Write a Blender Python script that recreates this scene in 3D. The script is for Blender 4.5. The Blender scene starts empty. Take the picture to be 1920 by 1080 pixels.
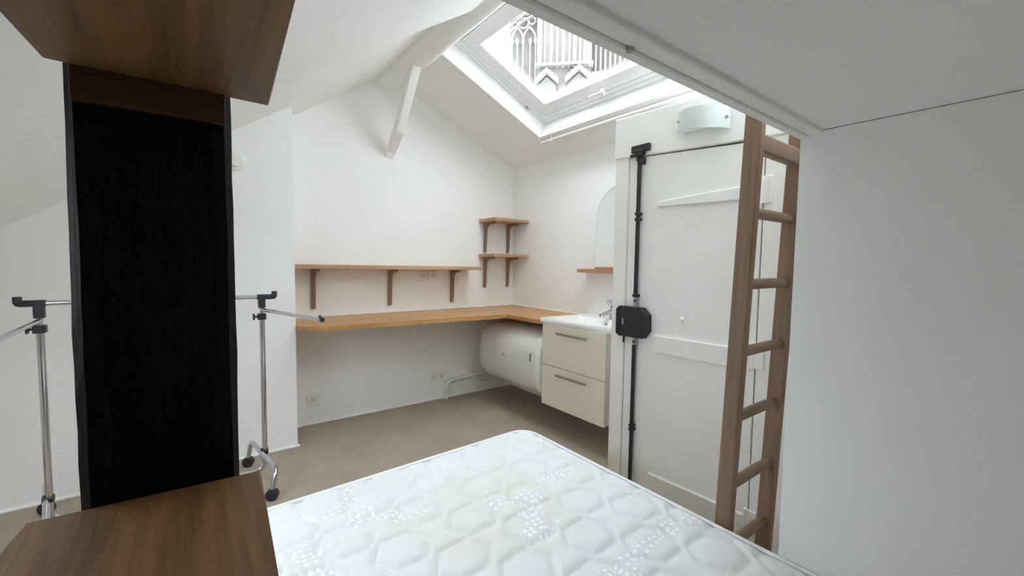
import bpy, bmesh, math, random
from mathutils import Vector, Matrix, Euler
random.seed(7)
sc = bpy.context.scene
COL = sc.collection

# ------------------------------------------------------------------ camera
yaw, pit, rol = math.radians(36.9736), math.radians(3.5022), math.radians(-0.7943)
fw = Vector((math.sin(yaw)*math.cos(pit), math.cos(yaw)*math.cos(pit), -math.sin(pit)))
r0 = Vector((math.cos(yaw), -math.sin(yaw), 0)); d0 = fw.cross(r0)
rt = math.cos(rol)*r0 + math.sin(rol)*d0
dn = -math.sin(rol)*r0 + math.cos(rol)*d0
cam = bpy.data.cameras.new('camera'); cam.sensor_width = 36; cam.lens = 799.3/1920*36
cam.clip_start = 0.02; cam.clip_end = 200
co = bpy.data.objects.new('camera', cam); COL.objects.link(co)
m = Matrix((rt, -dn, -fw)).transposed().to_4x4(); m.translation = (0, 0, 1.15)
co.matrix_world = m
sc.camera = co

# ------------------------------------------------------------------ world: even overcast sky
w = bpy.data.worlds.new('overcast_sky'); sc.world = w; w.use_nodes = True
bg = w.node_tree.nodes['Background']
bg.inputs[0].default_value = (0.905, 0.962, 1.03, 1); bg.inputs[1].default_value = 10.8
sc.view_settings.view_transform = 'Standard'; sc.view_settings.look = 'None'
sc.view_settings.exposure = 0.13; sc.view_settings.gamma = 1.0
sc.view_settings.use_curve_mapping = False
sc.cycles.max_bounces = 16; sc.cycles.diffuse_bounces = 12; sc.cycles.transparent_max_bounces = 16
sc.cycles.caustics_reflective = False; sc.cycles.caustics_refractive = False

# skylight frame of reference: u down the slope, v = world y, w out of the roof
SO = Vector((1.30, 0, 2.4646)); SU = Vector((.9126, 0, -.4089)); SV = Vector((0, 1, 0)); SW = Vector((.4089, 0, .9126))
def sk(u, v, w): return SO + SU*u + SV*v + SW*w
HU, HV0, HV1 = .91, 1.22, 2.51
KV0, KV1 = -1.00, 1.00      # unseen twin over the mezzanine, added to brighten the room
# portal at the skylight: only guides the sampling of the sky
pl = bpy.data.lights.new('skylight_portal', 'AREA'); pl.shape = 'RECTANGLE'; pl.size = HU; pl.size_y = HV1-HV0
pl.cycles.is_portal = True
for vc in ((HV0+HV1)/2, (KV0+KV1)/2):
    po = bpy.data.objects.new('skylight_portal', pl); COL.objects.link(po)
    pm = Matrix((SU, SV, SW)).transposed().to_4x4(); pm.translation = sk(HU/2, vc, .20); po.matrix_world = pm

# ------------------------------------------------------------------ materials
MATS = {}
def newmat(name):
    m = bpy.data.materials.new(name); m.use_nodes = True
    nt = m.node_tree; b = nt.nodes['Principled BSDF']
    MATS[name] = m
    return m, nt, b
def lin(c):
    return tuple(((x/255)/12.92 if x/255 <= .04045 else ((x/255+.055)/1.055)**2.4) for x in c)
def plain(name, rgb, rough=.5, metal=0, var=.03, scale=30, bump=0, bscale=200, spec=.5, detail=4):
    """procedural paint / plastic / metal with slight tonal variation and bump"""
    m, nt, b = newmat(name); N = nt.nodes; L = nt.links
    tc = N.new('ShaderNodeTexCoord'); no = N.new('ShaderNodeTexNoise')
    no.inputs['Scale'].default_value = scale; no.inputs['Detail'].default_value = detail
    L.new(tc.outputs['Object'], no.inputs['Vector'])
    cr = N.new('ShaderNodeValToRGB'); c = lin(rgb)
    cr.color_ramp.elements[0].position = .3; cr.color_ramp.elements[1].position = .7
    cr.color_ramp.elements[0].color = (*[max(0, x*(1-var)) for x in c], 1)
    cr.color_ramp.elements[1].color = (*[min(1, x*(1+var)) for x in c], 1)
    L.new(no.outputs['Fac'], cr.inputs[0]); L.new(cr.outputs[0], b.inputs['Base Color'])
    b.inputs['Roughness'].default_value = rough; b.inputs['Metallic'].default_value = metal
    b.inputs['Specular IOR Level'].default_value = spec
    if bump:
        n2 = N.new('ShaderNodeTexNoise'); n2.inputs['Scale'].default_value = bscale; n2.inputs['Detail'].default_value = 3
        L.new(tc.outputs['Object'], n2.inputs['Vector'])
        bp = N.new('ShaderNodeBump'); bp.inputs['Strength'].default_value = bump; bp.inputs['Distance'].default_value = .01
        L.new(n2.outputs['Fac'], bp.inputs['Height']); L.new(bp.outputs[0], b.inputs['Normal'])
    return m
def wood(name, dark, light, axis=0, rough=.5, fine=60, bump=.15, spec=.4):
    """grain streaks running along the given object axis"""
    m, nt, b = newmat(name); N = nt.nodes; L = nt.links
    tc = N.new('ShaderNodeTexCoord'); mp = N.new('ShaderNodeMapping')
    s = [fine, fine, fine]; s[axis] = fine*.045; mp.inputs['Scale'].default_value = s
    L.new(tc.outputs['Object'], mp.inputs['Vector'])
    no = N.new('ShaderNodeTexNoise'); no.inputs['Scale'].default_value = 1; no.inputs['Detail'].default_value = 6; no.inputs['Roughness'].default_value = .65
    no.inputs['Distortion'].default_value = .5
    L.new(mp.outputs[0], no.inputs['Vector'])
    mp2 = N.new('ShaderNodeMapping'); s2 = [9, 9, 9]; s2[axis] = 1.1; mp2.inputs['Scale'].default_value = s2
    L.new(tc.outputs['Object'], mp2.inputs['Vector'])
    n2 = N.new('ShaderNodeTexNoise'); n2.inputs['Scale'].default_value = 1; n2.inputs['Detail'].default_value = 2
    L.new(mp2.outputs[0], n2.inputs['Vector'])
    mx = N.new('ShaderNodeMath'); mx.operation = 'MULTIPLY_ADD'; mx.inputs[1].default_value = .6
    L.new(no.outputs['Fac'], mx.inputs[0])
    h = N.new('ShaderNodeMath'); h.operation = 'MULTIPLY'; h.inputs[1].default_value = .4
    L.new(n2.outputs['Fac'], h.inputs[0]); L.new(h.outputs[0], mx.inputs[2])
    cr = N.new('ShaderNodeValToRGB'); cr.color_ramp.elements[0].position = .36; cr.color_ramp.elements[1].position = .64
    cr.color_ramp.elements[0].color = (*lin(dark), 1); cr.color_ramp.elements[1].color = (*lin(light), 1)
    L.new(mx.outputs[0], cr.inputs[0]); L.new(cr.outputs[0], b.inputs['Base Color'])
    b.inputs['Roughness'].default_value = rough; b.inputs['Specular IOR Level'].default_value = spec
    bp = N.new('ShaderNodeBump'); bp.inputs['Strength'].default_value = bump; bp.inputs['Distance'].default_value = .003
    L.new(no.outputs['Fac'], bp.inputs['Height']); L.new(bp.outputs[0], b.inputs['Normal'])
    return m

plain('plaster', (242, 242, 240), .85, var=.012, scale=3, bump=.05, bscale=45, spec=.2)
plain('white_paint', (240, 239, 236), .45, var=.015, scale=8, bump=.06, bscale=40)
plain('door_paint', (241, 240, 236), .4, var=.02, scale=5, bump=.10, bscale=25)
plain('window_white', (240, 241, 243), .3, var=.008, scale=10)
plain('plastic_white', (236, 234, 228), .35, var=.01)
plain('heater_white', (222, 220, 212), .3, var=.02, scale=5)
plain('cabinet_cream', (232, 224, 206), .35, var=.01, scale=6)
plain('cabinet_side', (228, 228, 222), .35, var=.01, scale=6)
plain('ceramic', (246, 246, 246), .08, var=.005)
plain('chrome', (205, 206, 210), .14, 1, var=.02)
plain('steel_bar', (176, 173, 169), .42, 1, var=.04)
plain('black_iron', (44, 44, 48), .5, .3, var=.15, scale=40, bump=.15, bscale=80)
plain('black_plastic', (40, 42, 50), .45, var=.08)
plain('dark_gap', (18, 16, 15), .9, var=.1)
plain('stone', (92, 90, 86), .9, var=.14, scale=2.5, bump=.3, bscale=12)
plain('stone_light', (122, 120, 115), .9, var=.10, scale=3, bump=.3, bscale=14)
plain('house_plaster', (128, 126, 124), .9, var=.05, scale=1.5)
wood('oak_desk', (174, 124, 74), (214, 168, 114), 0, .38)
wood('oak_desk_return', (174, 124, 74), (214, 168, 114), 1, .38)
wood('oak_shelf', (164, 128, 98), (206, 170, 138), 0, .5)
wood('oak_bracket', (122, 100, 80), (156, 130, 106), 2, .5)
wood('mirror_shelf_wood', (160, 118, 88), (196, 152, 118), 1, .5)
wood('ladder_wood', (118, 92, 72), (152, 124, 102), 2, .55)
wood('rung_wood', (112, 92, 74), (146, 120, 100), 0, .55)
wood('shelf_dark', (88, 60, 32), (140, 102, 62), 1, .5, fine=70, bump=.3)
wood('post_dark', (5, 4, 3), (15, 12, 10), 2, .7, fine=50, bump=.6, spec=.12)
wood('cap_brown', (48, 28, 13), (74, 46, 25), 0, .5)

def carpet():
    m, nt, b = newmat('carpet'); N = nt.nodes; L = nt.links
    tc = N.new('ShaderNodeTexCoord')
    vo = N.new('ShaderNodeTexVoronoi'); vo.inputs['Scale'].default_value = 260
    L.new(tc.outputs['Object'], vo.inputs['Vector'])
    no = N.new('ShaderNodeTexNoise'); no.inputs['Scale'].default_value = 5; no.inputs['Detail'].default_value = 6
    L.new(tc.outputs['Object'], no.inputs['Vector'])
    cr = N.new('ShaderNodeValToRGB'); cr.color_ramp.elements[0].color = (*lin((180, 165, 148)), 1); cr.color_ramp.elements[1].color = (*lin((190, 176, 160)), 1)
    cr.color_ramp.elements[0].position = .3; cr.color_ramp.elements[1].position = .7
    L.new(no.outputs['Fac'], cr.inputs[0])
    mx = N.new('ShaderNodeMix'); mx.data_type = 'RGBA'; mx.blend_type = 'MULTIPLY'; mx.inputs[0].default_value = .25
    L.new(cr.outputs[0], mx.inputs[6]); L.new(vo.outputs['Color'], mx.inputs[7])
    L.new(mx.outputs[2], b.inputs['Base Color']); b.inputs['Roughness'].default_value = 1; b.inputs['Specular IOR Level'].default_value = .1
    bp = N.new('ShaderNodeBump'); bp.inputs['Strength'].default_value = .5; bp.inputs['Distance'].default_value = .004
    L.new(vo.outputs['Distance'], bp.inputs['Height']); L.new(bp.outputs[0], b.inputs['Normal'])
carpet()
def glass(name, tint=(1, 1, 1), gl=.06):
    m = bpy.data.materials.new(name); m.use_nodes = True; nt = m.node_tree; nt.nodes.clear()
    o = nt.nodes.new('ShaderNodeOutputMaterial'); mx = nt.nodes.new('ShaderNodeMixShader'); mx.inputs[0].default_value = gl
    t = nt.nodes.new('ShaderNodeBsdfTransparent'); t.inputs[0].default_value = (*tint, 1)
    g = nt.nodes.new('ShaderNodeBsdfGlossy'); g.inputs['Roughness'].default_value = .03
    nt.links.new(t.outputs[0], mx.inputs[1]); nt.links.new(g.outputs[0], mx.inputs[2]); nt.links.new(mx.outputs[0], o.inputs[0])
    MATS[name] = m
glass('pane_glass', (.96, .98, .98))
def lampglass():
    m, nt, b = newmat('lamp_glass')
    b.inputs['Base Color'].default_value = (.88, .94, .92, 1); b.inputs['Roughness'].default_value = .22
    b.inputs['Transmission Weight'].default_value = .35; b.inputs['Subsurface Weight'].default_value = 0
    N = nt.nodes; no = N.new('ShaderNodeTexNoise'); no.inputs['Scale'].default_value = 30
    mr = N.new('ShaderNodeMapRange'); mr.inputs[3].default_value = .18; mr.inputs[4].default_value = .3
    nt.links.new(no.outputs['Fac'], mr.inputs[0]); nt.links.new(mr.outputs[0], b.inputs['Roughness'])
lampglass()
def mirrormat():
    m, nt, b = newmat('mirror_silver'); b.inputs['Base Color'].default_value = (.90, .92, .91, 1)
    b.inputs['Metallic'].default_value = 1; b.inputs['Roughness'].default_value = .02
mirrormat()
def ticking():
    """quilted mattress ticking: white jersey with clusters of printed shiny dots"""
    m, nt, b = newmat('mattress_ticking'); N = nt.nodes; L = nt.links
    tc = N.new('ShaderNodeTexCoord')
    vo = N.new('ShaderNodeTexVoronoi'); vo.voronoi_dimensions = '2D'; vo.inputs['Scale'].default_value = 46; vo.inputs['Randomness'].default_value = .45
    L.new(tc.outputs['Object'], vo.inputs['Vector'])
    dot = N.new('ShaderNodeMath'); dot.operation = 'LESS_THAN'; dot.inputs[1].default_value = .27
    L.new(vo.outputs['Distance'], dot.inputs[0])
    mp = N.new('ShaderNodeMapping'); mp.inputs['Scale'].default_value = (1.0, 1.55, 1); mp.inputs['Location'].default_value = (.37, .21, 0)
    L.new(tc.outputs['Object'], mp.inputs['Vector'])
    no = N.new('ShaderNodeTexNoise'); no.noise_dimensions = '2D'; no.inputs['Scale'].default_value = 4.6; no.inputs['Detail'].default_value = 1.5
    L.new(mp.outputs[0], no.inputs['Vector'])
    ms = N.new('ShaderNodeMapRange'); ms.inputs[1].default_value = .60; ms.inputs[2].default_value = .66; L.new(no.outputs['Fac'], ms.inputs[0])
    fac = N.new('ShaderNodeMath'); fac.operation = 'MULTIPLY'; L.new(dot.outputs[0], fac.inputs[0]); L.new(ms.outputs[0], fac.inputs[1])
    n2 = N.new('ShaderNodeTexNoise'); n2.inputs['Scale'].default_value = 2.2; n2.inputs['Detail'].default_value = 3
    L.new(tc.outputs['Object'], n2.inputs['Vector'])
    st = N.new('ShaderNodeValToRGB'); st.color_ramp.elements[0].position = .5; st.color_ramp.elements[1].position = .72
    st.color_ramp.elements[0].color = (*lin((232, 234, 237)), 1); st.color_ramp.elements[1].color = (*lin((228, 228, 220)), 1)
    L.new(n2.outputs['Fac'], st.inputs[0])
    pt = N.new('ShaderNodeMix'); pt.data_type = 'RGBA'; pt.inputs[7].default_value = (*lin((227, 228, 232)), 1)
    L.new(ms.outputs[0], pt.inputs[0]); L.new(st.outputs[0], pt.inputs[6])
    mx = N.new('ShaderNodeMix'); mx.data_type = 'RGBA'; mx.inputs[7].default_value = (.97, .97, .97, 1)
    L.new(fac.outputs[0], mx.inputs[0]); L.new(pt.outputs[2], mx.inputs[6]); L.new(mx.outputs[2], b.inputs['Base Color'])
    b.inputs['Roughness'].default_value = .75
    n3 = N.new('ShaderNodeTexNoise'); n3.inputs['Scale'].default_value = 40; L.new(tc.outputs['Object'], n3.inputs['Vector'])
    bp = N.new('ShaderNodeBump'); bp.inputs['Strength'].default_value = .12; bp.inputs['Distance'].default_value = .006
    L.new(n3.outputs['Fac'], bp.inputs['Height']); L.new(bp.outputs[0], b.inputs['Normal'])
ticking()

# ------------------------------------------------------------------ helpers
ORG = {}
def thing(name, label, cat, loc, group=None, kind=None):
    o = bpy.data.objects.new(name, None); COL.objects.link(o); o.location = loc; o.empty_display_size = .05
    o['label'] = label; o['category'] = cat
    if group: o['group'] = group
    if kind: o['kind'] = kind
    ORG[o.name] = Vector(loc); return o
def obj(name, bm, mat, parent=None, smooth=False, label=None, cat=None, group=None, kind=None):
    """link a bmesh given in world coordinates as one object"""
    if parent is not None: org = ORG[parent.name]
    else:
        xs = [v.co for v in bm.verts]
        org = Vector(((min(v.x for v in xs)+max(v.x for v in xs))/2, (min(v.y for v in xs)+max(v.y for v in xs))/2, min(v.z for v in xs)))
    bmesh.ops.translate(bm, verts=bm.verts, vec=-org)
    bmesh.ops.recalc_face_normals(bm, faces=bm.faces)
    me = bpy.data.meshes.new(name); bm.to_mesh(me); bm.free()
    me.materials.append(MATS[mat])
    if smooth:
        for p in me.polygons: p.use_smooth = True
    o = bpy.data.objects.new(name, me); COL.objects.link(o)
    if parent is not None: o.parent = parent
    else: o.location = org
    ORG[o.name] = org
    if smooth == 'auto':
        for p in me.polygons: p.use_smooth = True
        md = o.modifiers.new('split', 'EDGE_SPLIT'); md.split_angle = math.radians(38)
    if label: o['label'] = label
    if cat: o['category'] = cat
    if group: o['group'] = group
    if kind: o['kind'] = kind
    return o
def B(): return bmesh.new()
def hexa(bm, pts, bev=0, seg=1):
    """8 corners: bottom ring then top ring"""
    vs = [bm.verts.new(p) for p in pts]
    fs = [bm.faces.new([vs[i] for i in q]) for q in ((3, 2, 1, 0), (4, 5, 6, 7), (0, 1, 5, 4), (1, 2, 6, 5), (2, 3, 7, 6), (3, 0, 4, 7))]
    if bev:
        es = set(e for f in fs for e in f.edges)
        bmesh.ops.bevel(bm, geom=list(es), offset=bev, segments=seg, profile=.5, affect='EDGES')
    return bm
def box(bm, x0, x1, y0, y1, z0, z1, bev=0, seg=1):
    return hexa(bm, [(x0, y0, z0), (x1, y0, z0), (x1, y1, z0), (x0, y1, z0), (x0, y0, z1), (x1, y0, z1), (x1, y1, z1), (x0, y1, z1)], bev, seg)
def prism(bm, poly, axis, a, b, bev=0, seg=1):
    """extrude a polygon along an axis: axis 0 -> poly (y,z), 1 -> (x,z), 2 -> (x,y)"""
    def P(p, t): return {0: (t, p[0], p[1]), 1: (p[0], t, p[1]), 2: (p[0], p[1], t)}[axis]
    A = [bm.verts.new(P(p, a)) for p in poly]; Bv = [bm.verts.new(P(p, b)) for p in poly]
    n = len(poly); fs = [bm.faces.new(A[::-1]), bm.faces.new(Bv)]
    for i in range(n): fs.append(bm.faces.new((A[i], A[(i+1) % n], Bv[(i+1) % n], Bv[i])))
    if bev:
        es = set(fs[0].edges) | set(fs[1].edges)
        bmesh.ops.bevel(bm, geom=list(es), offset=bev, segments=seg, profile=.5, affect='EDGES')
    return bm
def tube(bm, pts, r, seg=12, rad=None, cap=True):
    pts = [Vector(p) for p in pts]; n = len(pts); rings = []
    t0 = (pts[1]-pts[0]).normalized()
    nrm = t0.orthogonal().normalized()
    for i, p in enumerate(pts):
        if i == 0: t = t0
        elif i == n-1: t = (pts[-1]-pts[-2]).normalized()
        else: t = ((pts[i+1]-p).normalized()+(p-pts[i-1]).normalized()).normalized()
        nrm = (nrm - t*nrm.dot(t)).normalized(); bn = t.cross(nrm)
        rr = rad[i] if rad else r
        rings.append([bm.verts.new(p + (nrm*math.cos(a)+bn*math.sin(a))*rr) for a in (2*math.pi*k/seg for k in range(seg))])
    for i in range(n-1):
        for k in range(seg):
            bm.faces.new((rings[i][k], rings[i][(k+1) % seg], rings[i+1][(k+1) % seg], rings[i+1][k]))
    if cap: bm.faces.new(rings[0][::-1]); bm.faces.new(rings[-1])
    return bm
def fillet(pts, r, n=6):
    """round the inner corners of a polyline"""
    pts = [Vector(p) for p in pts]; out = [pts[0]]
    for i in range(1, len(pts)-1):
        a = (pts[i-1]-pts[i]).normalized(); b = (pts[i+1]-pts[i]).normalized()
        p0 = pts[i]+a*r; p1 = pts[i]+b*r
        for k in range(n+1):
            t = k/n; out.append(p0*(1-t)**2 + pts[i]*2*t*(1-t) + p1*t**2)
    out.append(pts[-1]); return out
def disc(bm, c, axis, r, h, seg=20, bev=0):
    """short cylinder from c along axis vector by h"""
    a = Vector(axis).normalized(); c = Vector(c)
    return tube(bm, [c, c+a*h], r, seg)

# ================================================================== STRUCTURE
YB, XS, YF, XC, XR, YR, XD = 3.148, 2.375, 2.82, .495, 1.275, .455, 1.78
def zL(x): return 1.71 + .675*x          # left roof slope near the gable
def zP(x): return 1.62 + .672*x          # its lower lining nearer the room
def zR(x): return 3.047 - .448*x         # right roof slope
obj('floor', box(B(), -1.75, 2.5, -1.3, 3.3, -.1, 0), 'carpet', label='beige grey carpet covering the whole floor', cat='floor', kind='structure')
XA = (3.047-1.71)/(.675+.448)
obj('wall_back', prism(B(), [(XC-.02, -.05), (2.45, -.05), (2.45, zR(2.45)+.08), (XA, zR(XA)+.08), (XC-.02, zL(XC-.02)+.08)], 1, YB, 3.3), 'plaster',
    label='white gable wall behind the long wooden desk', cat='wall', kind='structure')
obj('wall_front', prism(B(), [(-1.75, -.05), (XC, -.05), (XC, zL(XC)+.08), (-1.75, zL(-1.75)+.08)], 1, YF, 3.29), 'plaster',
    label='white protruding wall behind the clothes rack', cat='wall', kind='structure')
obj('wall_side', box(B(), XS, 2.5, -1.3, 3.29, -.05, 2.06), 'plaster', label='white side wall with the arched mirror and washbasin', cat='wall', kind='structure')
obj('wall_right', box(B(), XR, XS+.02, -1.29, YR, -.05, 1.4898), 'plaster', label='plain white wall along the bed at right', cat='wall', kind='structure')
obj('wall_left', box(B(), -1.75, -1.6, -1.3, 2.9, -.05, .66), 'plaster', label='low white knee wall at the left eave', cat='wall', kind='structure')
obj('wall_rear', box(B(), -1.75, 2.5, -1.3, -1.15, -.05, 3.0), 'plaster', label='white wall behind the bed head', cat='wall', kind='structure')
# partition around the door landing
bm = B(); box(bm, XD+.03, XS+.01, 1.43, 1.465, -.05, 1.87); box(bm, XD+.03, XS+.01, .45, 1.43, 1.83, 1.87)
obj('wall_partition', bm, 'white_paint', label='white boxed partition around the old door landing', cat='wall', kind='structure')
# right roof slope with the opening for the skylight
bm = B()
def slab(u0, u1, v0, v1, w0=0, w1=.17):
    hexa(bm, [sk(u0, v0, w0), sk(u1, v0, w0), sk(u1, v1, w0), sk(u0, v1, w0), sk(u0, v0, w1), sk(u1, v0, w1), sk(u1, v1, w1), sk(u0, v1, w1)])
U0, U1 = -.16, 1.31
slab(U0, 0, -1.3, 3.3); slab(HU, U1, -1.3, 3.3); slab(0, HU, -1.3, KV0); slab(0, HU, KV1, HV0); slab(0, HU, HV1, 3.3)
obj('ceiling_right', bm, 'plaster', label='white sloping ceiling around the skylight', cat='ceiling', kind='structure')
bm = B(); prism(bm, [(-1.75, zL(-1.75)), (XA+.02, zL(XA+.02)), (XA+.02, zL(XA+.02)+.2), (-1.75, zL(-1.75)+.2)], 1, 1.83, 3.3)
obj('ceiling_left', bm, 'plaster', label='white sloping ceiling strip beside the gable wall', cat='ceiling', kind='structure')
# lower lining of the left slope, with the opening of the added unseen window
LA = math.atan(.672); LO = Vector((-.50, 0, zP(-.50))); LU = Vector((-math.cos(LA), 0, -math.sin(LA))); LW = Vector((-math.sin(LA), 0, math.cos(LA)))
def lk(u, v, w): return LO + LU*u + SV*v + LW*w
GU, GV0, GV1 = .66, .78, 1.76
bm = B()
def lslab(u0, u1, v0, v1):
    hexa(bm, [lk(u0, v0, 0), lk(u1, v0, 0), lk(u1, v1, 0), lk(u0, v1, 0), lk(u0, v0, .17), lk(u1, v0, .17), lk(u1, v1, .17), lk(u0, v1, .17)])
V0_ = -(XA+.02+.50)/math.cos(LA); V1_ = 1.25/math.cos(LA)
lslab(V0_, 0, -1.3, 1.885); lslab(GU, V1_, -1.3, 1.885); lslab(0, GU, -1.3, GV0); lslab(0, GU, GV1, 1.885)
obj('ceiling_front', bm, 'plaster', label='white sloping ceiling panel over the left of the room', cat='ceiling', kind='structure')
# ridge beam: plastered, softened log
bm = B(); ring = []
pts = []
for k in range(28):
    a = 2*math.pi*k/28; c, s = math.cos(a), math.sin(a); e = .62
    pts.append((1.185 + math.copysign(abs(c)**e, c)*.095, 2.495 + math.copysign(abs(s)**e, s)*.098))
n = 40; rows = []
for j in range(n+1):
    y = -1.28 + (3.2+1.28)*j/n
    dx = .006*math.sin(y*3.1)+.004*math.sin(y*7.7); dz = .006*math.sin(y*2.3+1)
    rows.append([bm.verts.new((p[0]+dx, y, p[1]+dz)) for p in pts])
for j in range(n):
    for k in range(28): bm.faces.new((rows[j][k], rows[j][(k+1) % 28], rows[j+1][(k+1) % 28], rows[j+1][k]))
bm.faces.new(rows[0]); bm.faces.new(rows[-1][::-1])
obj('ridge_beam', bm, 'plaster', smooth=True, label='white plastered ridge beam running above the skylight', cat='beam', kind='structure')
# brace from the ridge beam to the gable wall
d = Vector((1.205, 3.148, 1.885))-Vector((1.20, 2.66, 2.44)); d.normalize()
bm = B(); p0 = Vector((1.20, 2.63, 2.47)); p1 = Vector((1.205, 3.135, 1.868)); sx = Vector((.031, 0, 0)); sn = d.cross(Vector((1, 0, 0))).normalized()*.034
pm_ = p0.lerp(p1, .66)
hexa(bm, [pm_-sx-sn, pm_+sx-sn, pm_+sx+sn, pm_-sx+sn, p0-sx-sn, p0+sx-sn, p0+sx+sn, p0-sx+sn], .006, 2)
sx *= 1.06; sn *= 1.05
hexa(bm, [p1-sx-sn, p1+sx-sn, Vector((p1.x+.033, 3.155, 1.925)), Vector((p1.x-.033, 3.155, 1.925)), pm_-sx-sn, pm_+sx-sn, pm_+sx+sn, pm_-sx+sn], .006, 2)
obj('brace', bm, 'white_paint', label='white painted diagonal brace from ridge beam to gable wall', cat='brace', kind='structure')
# mezzanine over the bed
mz = thing('mezzanine', 'white underside of the sleeping mezzanine over the bed', 'mezzanine', (.8, -.3, 1.48), kind='structure')
obj('deck', box(B(), -.5, XS, -1.2, .409, 1.492, 1.60), 'plaster', mz)
obj('fascia_board', box(B(), -.5, XS, .4385, .461, 1.479, 1.64, .003), 'white_paint', mz)
obj('joist', box(B(), -.5, XS, .404, .4375, 1.482, 1.64, .005, 2), 'white_paint', mz)
bm = B(); disc(bm, (.551, .437, 1.483), (0, 0, -1), .006, .006, 10); obj('screw', bm, 'steel_bar', mz)
# thin caulk / skirting strips
obj('baseboard_back', box(B(), XC, 2.0, YB-.012, YB+.01, 0, .014, .003), 'white_paint', label='thin white strip at the foot of the gable wall', cat='baseboard', kind='structure')
obj('baseboard_front', box(B(), -1.6, XC+.012, YF-.012, YF+.01, 0, .014, .003), 'white_paint', label='thin white strip at the foot of the protruding wall', cat='baseboard', kind='structure')
obj('trim_1', box(B(), XC+.01, XS, YB-.008, YB+.004, .75, .762, .002), 'white_paint', label='white sealant strip where desk meets gable wall', cat='trim', kind='structure')
obj('trim_2', box(B(), XS-.008, XS+.004, 2.19, YB, .75, .762, .002), 'white_paint', label='white sealant strip where desk meets side wall', cat='trim', kind='structure')

# ---- skylight
def frame_ring(bm, m0, m1, w0, w1, bev=.003, V0=HV0, V1=HV1):
    """four mitred bars: margin m0..m1 inside the hole, depth w0..w1"""
    o = [(m0, V0+m0), (HU-m0, V0+m0), (HU-m0, V1-m0), (m0, V1-m0)]
    i = [(m1, V0+m1), (HU-m1, V0+m1), (HU-m1, V1-m1), (m1, V1-m1)]
    for k in range(4):
        a, b2 = o[k], o[(k+1) % 4]; c, d2 = i[(k+1) % 4], i[k]
        hexa(bm, [sk(*a, w0), sk(*b2, w0), sk(*c, w0), sk(*d2, w0), sk(*a, w1), sk(*b2, w1), sk(*c, w1), sk(*d2, w1)], bev)
def skylight(name, label, V0, V1):
    win = thing(name, label, 'window', sk(HU/2, (V0+V1)/2, 0), kind='structure')
    bm = B(); frame_ring(bm, .001, .03, .118, .19, .003, V0, V1); obj('outer_frame', bm, 'window_white', win)
    bm = B(); frame_ring(bm, .03, .062, .128, .19, .003, V0, V1); obj('inner_frame', bm, 'window_white', win)
    bm = B(); frame_ring(bm, .066, .158, .126, .190, .004, V0, V1); sash = obj('sash', bm, 'window_white', win)
    bm = B(); frame_ring(bm, .0625, .0655, .14, .16, 0, V0, V1); obj('seal', bm, 'dark_gap', win)
    bm = B(); frame_ring(bm, .155, .160, .158, .180, 0, V0, V1); obj('pane_gasket', bm, 'steel_bar', sash)
    mm = .156; q = [(mm, V0+mm), (HU-mm, V0+mm), (HU-mm, V1-mm), (mm, V1-mm)]
    bm = hexa(B(), [sk(*p, .168) for p in q]+[sk(*p, .174) for p in q]); obj('pane', bm, 'pane_glass', sash)
    return win
win = skylight('window_1', 'white framed roof skylight with a single tilting pane', HV0, HV1)
skylight('window_added_mezz', 'unseen white framed skylight added above the mezzanine for daylight', KV0, KV1)  # added out of view to throw more daylight on walls and ceiling
# handle on the lower rail
def skbox(bm, u0, u1, v0, v1, w0, w1, bev=0):
    return hexa(bm, [sk(u0, v0, w0), sk(u1, v0, w0), sk(u1, v1, w0), sk(u0, v1, w0), sk(u0, v0, w1), sk(u1, v0, w1), sk(u1, v1, w1), sk(u0, v1, w1)], bev)
vm = 1.90
bm = B(); skbox(bm, .800, .815, vm-.06, vm+.06, .082, .094, .003); hd = obj('handle', bm, 'plastic_white', win)
bm = B(); skbox(bm, .804, .835, vm-.05, vm-.025, .082, .125, .003); obj('handle_arm', bm, 'plastic_white', hd)
bm = B(); skbox(bm, .825, .858, vm-.03, vm+.03, .10, .125, .003); obj('catch', bm, 'plastic_white', win)
for v in (HV1-.012,):
    bm = B(); skbox(bm, .70, .715, v-.008, v+.004, .106, .12, .001); obj('hinge_pin', bm, 'steel_bar', win)

# ---- skylight added in the left slope, out of view, for extra daylight
win_added = thing('window_added_left', 'unseen white framed skylight added in the left slope for daylight', 'window', lk(GU/2, (GV0+GV1)/2, 0), kind='structure')
bm = B()
for (u0, u1, v0, v1) in ((0, GU, GV0, GV0+.07), (0, GU, GV1-.07, GV1), (0, .07, GV0+.07, GV1-.07), (GU-.07, GU, GV0+.07, GV1-.07)):
    hexa(bm, [lk(u0, v0, .10), lk(u1, v0, .10), lk(u1, v1, .10), lk(u0, v1, .10), lk(u0, v0, .18), lk(u1, v0, .18), lk(u1, v1, .18), lk(u0, v1, .18)], .002)
obj('frame', bm, 'window_white', win_added)
bm = B(); q = [(.065, GV0+.065), (GU-.065, GV0+.065), (GU-.065, GV1-.065), (.065, GV1-.065)]
hexa(bm, [lk(*p, .150) for p in q]+[lk(*p, .156) for p in q]); obj('pane', bm, 'pane_glass', win_added)
pl = bpy.data.lights.new('skylight_portal', 'AREA'); pl.shape = 'RECTANGLE'; pl.size = GU; pl.size_y = GV1-GV0; pl.cycles.is_portal = True
po = bpy.data.objects.new('skylight_portal', pl); COL.objects.link(po)
pm = Matrix((-LU, SV, LW)).transposed().to_4x4(); pm.translation = lk(GU/2, (GV0+GV1)/2, .20); po.matrix_world = pm

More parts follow.
